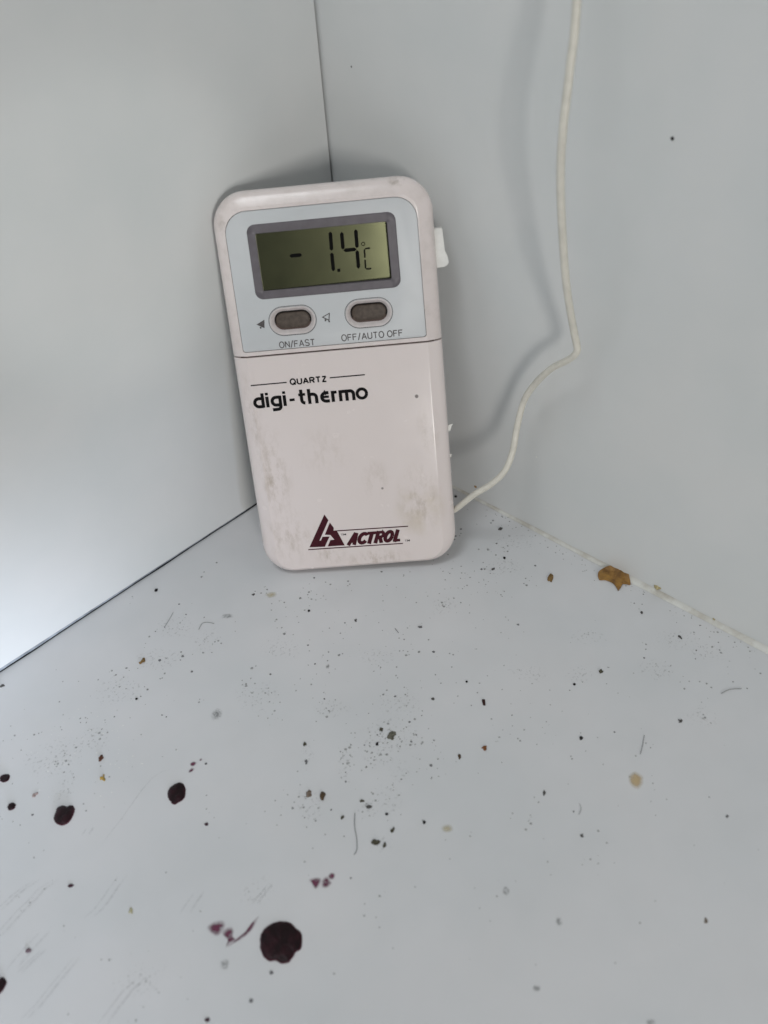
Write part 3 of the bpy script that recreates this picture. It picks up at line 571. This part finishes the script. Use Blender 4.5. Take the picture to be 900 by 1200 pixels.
T((5.3, y0), (5.3, y1), ww=1.2); T((5.3, y1-.45), (6.5, y1-.45), *arc(6.5, y1-1.25, .7, .8, 90, -90, 8), (5.4, y1-2.05), ww=.95); T((6.2, y1-2.0), (7.25, y0), ww=1.2)
T(*arc(9.05, ym, 1.05, h2, 0, 360, 24), ww=1.2)
T((11.4, y1), (11.4, y0), ww=1.2); T((10.9, y0+.48), (13.1, y0+.48), ww=.96)
flatpoly('lettering', LT, FN, 'maroon', lowc, .0006)
text('lettering', 'TM', (-5.3, 11.7, -3.6, 12.3), FN, 'ink', lowc, bold=.05)
text('lettering', 'TM', (14.7, 7.85, 16.3, 8.5), FN, 'ink', lowc, bold=.05)
# white tab on the right side, tape scrap, cable grommet
def extr(name, loop, n0, n1, mat, parent, bev=.0004):
    bm = bmesh.new(); a = [bm.verts.new(mm((*p, n0))) for p in loop]; f = bm.faces.new(a)
    r = bmesh.ops.extrude_face_region(bm, geom=[f]); bmesh.ops.translate(bm, verts=[v for v in r['geom'] if isinstance(v, bmesh.types.BMVert)], vec=(0, 0, (n1-n0)*MM))
    bmesh.ops.recalc_face_normals(bm, faces=bm.faces)
    if bev: bmesh.ops.bevel(bm, geom=bm.edges[:], offset=bev, segments=2, affect='EDGES')
    me = bpy.data.meshes.new(name); bm.to_mesh(me); bm.free(); return wrap(name, me, mat, parent, True, 45)
tb = extr('side_tab', [(30.0, 91.2), (33.4, 91.4), (34.5, 92.2), (34.3, 94.3), (33.6, 95.6), (33.5, 98.0), (33.25, 102.3), (30.0, 102.3)], -7.5, -4.6, 'white', dev, .00025)
tag(tb, 'chipped white tab on the right side')
extr('tape_scrap', [(30.6, 41.6), (31.6, 42.0), (32.0, 43.2), (32.5, 44.1), (31.4, 43.9), (30.6, 43.6)], -4.6, -4.45, 'tape', dev, 0)
extr('tape_scrap', [(30.6, 33.0), (31.35, 33.5), (31.5, 34.3), (30.6, 34.5)], -4.6, -4.45, 'tape', dev, 0)

# ------------------------------------------------------------------ probe cable (a thing of its own: it unplugs)
def tube(name, pts, rad, mat, parent=None, seg=12, per=8):
    P = [Vector(p) for p in pts]; path = []
    for i in range(len(P)-1):
        p0 = P[max(0, i-1)]; p1 = P[i]; p2 = P[i+1]; p3 = P[min(len(P)-1, i+2)]
        for k in range(per):
            t = k/per; path.append(.5*((2*p1)+(p2-p0)*t+(2*p0-5*p1+4*p2-p3)*t*t+(3*p1-p0-3*p2+p3)*t**3))
    path.append(P[-1]); rings = []; up = Vector((1, .2, .1)).normalized()
    for i, p in enumerate(path):
        t = (path[min(i+1, len(path)-1)]-path[max(i-1, 0)]).normalized(); up = (up-t*up.dot(t)).normalized(); s = t.cross(up)
        r = rad*(1+.03*noise.noise(p*140)); rings.append([p+r*(up*math.cos(2*math.pi*k/seg)+s*math.sin(2*math.pi*k/seg)) for k in range(seg)])
    V, F = loft(rings); o = mk(name, V, F, mat, parent, True, 60); fix_normals(o.data); return o
plug = AX @ Vector(mm((28.5, 14.6, -6.2))); plug2 = AX @ Vector(mm((31.4, 15.0, -6.0)))
cp = [tuple(c*MM for c in p) for p in DATA['cable']]
top = [(.012, .094, .20), (.009, .093, .26), (.006, .094, .33), (.004, .096, .40), (.003, .097, EXT-.004), (-.002, .097, EXT+.0035), (-.009, .097, EXT-.006), (-.010, .097, EXT-.07)]
pts = list(reversed(top))+cp[1:]+[tuple(plug2), tuple(plug)]
cb = tube('probe_cable', pts, .00098, 'cable'); tag(cb, 'thin cream probe cable rising along the right wall from the thermometer', 'cable')

# ------------------------------------------------------------------ dried drops, smears, crumbs
TH = math.atan2(.75, -.66)
def smooth_loop(P, n=3):
    P = [Vector(p) for p in P]; m = len(P); out = []
    for i in range(m):
        p0, p1, p2, p3 = P[i-1], P[i], P[(i+1) % m], P[(i+2) % m]
        for k in range(n):
            t = k/n; out.append(.5*((2*p1)+(p2-p0)*t+(2*p0-5*p1+4*p2-p3)*t*t+(3*p1-p0-3*p2+p3)*t**3))
    return out
def film_data(P, h, prof, z0, jit=0.0):
    """thin solid skin over an outline in floor millimetres; prof: (inset fraction, height fraction, thickness attribute)"""
    c = sum(P, Vector((0, 0)))/len(P); V = []; A = []; F = []; n = len(P)
    for fr, hf, th in prof:
        for i, p in enumerate(P):
            q = c+(p-c)*fr; zz = z0+h*hf*(1+jit*noise.noise((q.x*1.1, q.y*1.1, 4))); V.append((q.x*MM, q.y*MM, zz*MM)); A.append(th)
    for k in range(len(prof)-1):
        for i in range(n):
            j = (i+1) % n; F.append((k*n+i, k*n+j, (k+1)*n+j, (k+1)*n+i))
    V.append((c.x*MM, c.y*MM, (z0+h*prof[-1][1])*MM)); A.append(prof[-1][2]); b = (len(prof)-1)*n
    for i in range(n): F.append((b+i, b+(i+1) % n, len(V)-1))
    return V, F, A
def film_obj(name, parts, mat, parent=None, local=True):
    V = []; F = []; A = []
    for v, f, a in parts:
        s = len(V); V += v; A += a; F += [tuple(i+s for i in t) for t in f]
    org = Vector((0, 0, 0))
    if local and not parent:
        org = Vector((sum(v[0] for v in V)/len(V), sum(v[1] for v in V)/len(V), 0))
    me = bpy.data.meshes.new(name); me.from_pydata([tuple(Vector(v)-org) for v in V], [], F); me.validate(); me.update()
    at = me.attributes.new('thick', 'FLOAT', 'POINT'); at.data.foreach_set('value', A)
    o = wrap(name, me, mat, parent, True); o.location = org; fix_normals(me); return o
DOME = [(1.0, 0, 0), (.97, .30, .4), (.90, .55, 1), (.75, .80, 1), (.5, .95, 1), (.25, 1, 1)]
drops = [('dropA', .55, 'largest round black-purple dried juice drop, near the bottom edge'), ('dropB', .5, 'glossy black pointed oval drop beside a curved scratch'), ('dropC', .6, 'lumpy round black drop left of the curved scratch'),
         ('dropD', .4, 'upper of two small dark drops at the left edge, oval'), ('dropE', .4, 'lower and rounder of two small dark drops near the left edge'), ('dropF', .4, 'dark elongated drop cut by the left frame edge near the bottom')]
for k, h, lab in drops:
    P = smooth_loop(DATA[k], 4); P = [p+Vector((noise.noise((p.x*2.1, p.y*2.1, 1)), noise.noise((p.x*2.1, p.y*2.1, 8))))*.18 for p in P]
    tag(film_obj('dried_drop', [film_data(P, h, DOME, .006, .2)], 'drop'), lab, 'dried drop', 'dark juice drops dried on the floor')
FLAT = [(1.2, 0, 0), (.9, .6, .38), (.6, 1, .85), (.3, 1, 1)]
for k, lab in (('smearG', 'plum coloured streaky smear left of the largest round drop'), ('smearH', 'blotchy plum smear above the largest round drop'), ('smearI', 'small pair of plum spots above the pointed black drop')):
    parts = [film_data(smooth_loop(P, 4), .02, FLAT, .006+.022*i) for i, P in enumerate(DATA[k])]
    tag(film_obj('juice_smear', parts, 'smear'), lab, 'smear', 'plum juice smears on the floor')
# brown flake, curled off the floor
P = smooth_loop(DATA['flake'], 4); c = sum(P, Vector((0, 0)))/len(P); V = []; F = []; n = len(P)
P = [p+Vector((noise.noise((p.x*1.6, p.y*1.6, 1)), noise.noise((p.x*1.6, p.y*1.6, 8))))*.12 for p in P]
hh = lambda q: .12+max(0, 1.8-q.x)*.55+.40*max(0, noise.noise((q.x*.35, q.y*.35, 2))+.4)*min(1.0, (q-c).length/3)
for fr in (1, .7, .4):
    for p in P: q = c+(p-c)*fr; V.append((q.x*MM, q.y*MM, (hh(q)+.35)*MM))
for p in P: V.append((p.x*MM, p.y*MM, (hh(p)-.1)*MM))
for k in range(2):
    for i in range(n): j = (i+1) % n; F.append((k*n+i, k*n+j, (k+1)*n+j, (k+1)*n+i))
F.append(tuple(range(2*n, 3*n))); F.append(tuple(reversed(range(3*n, 4*n))))
for i in range(n): j = (i+1) % n; F.append((j, i, 3*n+i, 3*n+j))
org = Vector((c.x*MM, c.y*MM, 0)); fo = mk('brown_flake', [Vector(v)-org for v in V], F, 'flake', None, True, 60); fo.location = org; fix_normals(fo.data)
tag(fo, 'large ragged orange-brown flake lying against the right wall base', 'flake')
# crumbs
def crumb_mesh(seed, rx, ry, h):
    bm = bmesh.new(); bmesh.ops.create_icosphere(bm, subdivisions=2, radius=1)
    for v in bm.verts:
        d = v.co.normalized(); k = 1+.6*noise.noise(d*1.6+Vector((seed*3.7, seed, 1)))+.25*noise.noise(d*4+Vector((seed, 2, 3)))
        z = d.z*k; v.co = Vector((d.x*k*rx, d.y*k*ry, max(-.28, z)*h+.28*h))
    me = bpy.data.meshes.new('crumb'); bm.to_mesh(me); bm.free(); return me
def clump_mesh(seed, rx, ry, h, n=7):
    rg = random.Random(seed*13+5); bm = bmesh.new()
    for q in range(n):
        a = rg.random()*6.283; d = rg.random()**.6*.75 if q else 0; k = rg.uniform(.28, .55) if q else .5
        r = bmesh.ops.create_icosphere(bm, subdivisions=1, radius=1)
        for v in r['verts']:
            e = 1+.5*noise.noise(v.co*1.3+Vector((seed*2.3+q*1.7, q, seed)))
            v.co = Vector((rx*(d*math.cos(a)+v.co.x*k*e), ry*(d*math.sin(a)+v.co.y*k*e), h*max(0, .25+v.co.z*k*e*1.3)))
    me = bpy.data.meshes.new('crumb'); bm.to_mesh(me); bm.free(); return me
FADE = {'greyfade': 'f_grey', 'straw2': 'f_straw', 'straw3': 'f_straw3', 'grey': 'f_grey'}
for i, (kind, x, y, rx, ry, col, lab) in enumerate(DATA['specks']):
    if kind == 'stain':
        P = [Vector((x, y))+Matrix.Rotation(TH, 2) @ Vector((rx*math.cos(a)*(1+.3*noise.noise((math.cos(a)*1.5, math.sin(a)*1.5, i*3.1))), ry*math.sin(a)*(1+.3*noise.noise((math.cos(a)*1.5, math.sin(a)*1.5, i*5.3))))) for a in [2*math.pi*k/22 for k in range(22)]]
        film_obj('stain', [film_data(P, .006, FLAT, .005)], FADE[col], floor); continue
    sf = .74 if col == 'black' else .88
    rx *= sf; ry *= sf; hq = min(rx, ry)*.5*MM*(.45 if 'fade' in col or kind == 'drop' else 1)
    if kind == 'drop' or col in ('black', 'darkbrown') or 'flake' in lab: me = crumb_mesh(i+1, rx*.84*MM, ry*.84*MM, hq)
    else: me = clump_mesh(i+1, rx*MM, ry*MM, hq, 12 if rx > 1.2 else 7)
    nm = 'dried_spot' if kind == 'drop' else ('flake' if 'flake' in lab else 'crumb')
    o = wrap(nm, me, 'c_'+col, None, True); o.location = (x*MM, y*MM, .00002+(max(0, 1.3-x)/1.3)**2*.0014); o.rotation_euler.z = TH+random.uniform(-.25, .25)
    tag(o, lab, {'dried_spot': 'spot', 'flake': 'flake', 'crumb': 'crumb'}[nm], {'dried_spot': 'small dried spots', 'flake': 'crumbs and flakes on the floor', 'crumb': 'crumbs and flakes on the floor'}[nm])
# hairs
HL = ['curved dark hair below the crumb cluster', 'short straight dark hair on the right half of the floor', 'pale bent hair near the right frame edge', 'tiny dark hair below the thermometer', 'grey fibre caught at the sealant right of the thermometer', 'fine grey fibre on the floor at the left', 'fine hooked grey fibre below the left wall', 'tiny curled fibre on the bare floor right of centre']
for (c_, P, w_), lab in zip(DATA['hairs'], HL):
    h = tube('hair', [(p[0]*MM, p[1]*MM, (.5*w_+.02)*MM) for p in P], w_*.32*MM, 'c_grey' if c_ == 'dark' else 'dust', None, 6, 5); tag(h, lab, 'hair', 'hairs and fibres on the floor')
# uncounted fine grit: real little grains, one object
def grains(name, L, mat, seed):
    rng = random.Random(seed); bm = bmesh.new()
    for x, y, r in L:
        k = rng.random()*6.28; n = 5; h = r*.5
        vs = [bm.verts.new(((x+r*rng.uniform(.6, 1.25)*math.cos(k+6.283*i/n))*MM, (y+r*rng.uniform(.6, 1.25)*math.sin(k+6.283*i/n))*MM, .004*MM)) for i in range(n)]
        t = bm.verts.new((x*MM, y*MM, h*MM))
        for i in range(n): bm.faces.new((vs[i], vs[(i+1) % n], t))
    me = bpy.data.meshes.new(name); bm.to_mesh(me); bm.free(); return wrap(name, me, mat)
rng = random.Random(11)
dk = [(x, y, r) for x, y, r, t in DATA['grit'] if t < .42]; gy = [(x, y, r) for x, y, r, t in DATA['grit'] if t >= .42]
tag(grains('dark_grit', dk, 'c_grey', 1), 'scattered dark grit grains on the white floor', 'grit', None, 'stuff')
# paler dust: around known specks and thinly everywhere
for x, y, r in list(gy):
    for _ in range(2): gy.append((x+rng.gauss(0, 2.2), y+rng.gauss(0, 2.2), r*rng.uniform(.35, .8)))
for cx, cy, s, nn in ((96, 106, 8, 70), (150, 38, 12, 60), (75, 70, 18, 90), (60, 130, 16, 70), (35, 78, 8, 70), (110, 110, 55, 120)):
    for _ in range(nn):
        x = cx+rng.gauss(0, s); y = cy+rng.gauss(0, s)
        if x > 5 and y > 3: gy.append((x, y, rng.uniform(.08, .30)))
for _ in range(110):
    gy.append((1.5+abs(rng.gauss(0, 2.5)), rng.uniform(50, 190), rng.uniform(.08, .3)))
tag(grains('pale_dust', gy, 'dust', 2), 'pale grey dust grains scattered over the white floor', 'dust', None, 'stuff')
wf = [(150+rng.gauss(0, 9), 42+rng.gauss(0, 9), rng.uniform(.08, .22)) for _ in range(60)]+[(60+rng.gauss(0, 25), 75+rng.gauss(0, 25), rng.uniform(.06, .14)) for _ in range(30)]
tag(grains('white_flecks', wf, 'white', 3), 'tiny white flecks scattered on the floor at the left', 'flecks', None, 'stuff')
# loose grime smudges, broken up by grain
for i, (x, y, rx, ry) in enumerate(DATA['smudge']):
    P = [Vector((x, y))+Matrix.Rotation(TH, 2) @ Vector((rx*math.cos(a), ry*math.sin(a)))*(1+.45*noise.noise((math.cos(a)*1.6, math.sin(a)*1.6, i*2.7))) for a in [2*math.pi*k/26 for k in range(26)]]
    film_obj('grime_smudge', [film_data(P, .002, [(1.1, 0, 0), (.85, .5, .45), (.5, .8, .9), (.2, 1, 1)], .003+.0001*i)], 'scuff', floor)
# scratches and grime film belong to the floor
for i, P in enumerate(DATA['scr']):
    for s in ((0,) if i == 0 else (0, 1)):
        L = [Vector(p)+Vector((.9, -.7))*s*(1+.3*i % 1.5) for p in P]
        if len(L) < 3: L = [L[0], (L[0]+L[1])/2, L[1]]
        V = []; F = []; A = []; n = len(L); wv = (.22 if i == 0 else .45)*(1-.35*s)
        Q = []
        for a in range(n-1):
            for k in range(4): Q.append(L[a].lerp(L[a+1], k/4))
        Q.append(L[-1])
        for a, p in enumerate(Q):
            t = (Q[min(a+1, len(Q)-1)]-Q[max(a-1, 0)]).normalized(); q = Vector((-t.y, t.x)); e = math.sin(math.pi*min(1, max(0, a/(len(Q)-1))))**.5 if len(Q) > 1 else 1
            for o_, th in ((-1, 0), (0, 1), (1, 0)): V.append(((p.x+q.x*o_*wv)*MM, (p.y+q.y*o_*wv)*MM, (.005+.002*s+.0007*i)*MM)); A.append(th*e)
        for a in range(len(Q)-1):
            for k in range(2): b = a*3+k; F.append((b, b+1, b+4, b+3))
        film_obj('scratch', [(V, F, A)], 'scratch', floor)
# speck on the right wall, small grime at the wall bases
for (y, z, r, lab) in ((.1147, .1357, .00042, 'black speck high on the right wall'), (.0117, .1357, .00025, 'tiny dark speck on the right wall above the thermometer'), (.0815, .0300, .00028, 'tiny pale speck on the right wall below the cable kink')):
    me = crumb_mesh(40, r, r, r*.6); o = wrap('wall_speck', me, 'c_black' if r > .0003 else ('white' if r > .00026 else 'c_grey')); o.rotation_euler = (0, math.pi/2, 0); o.location = (.00002, y, z); tag(o, lab, 'speck')
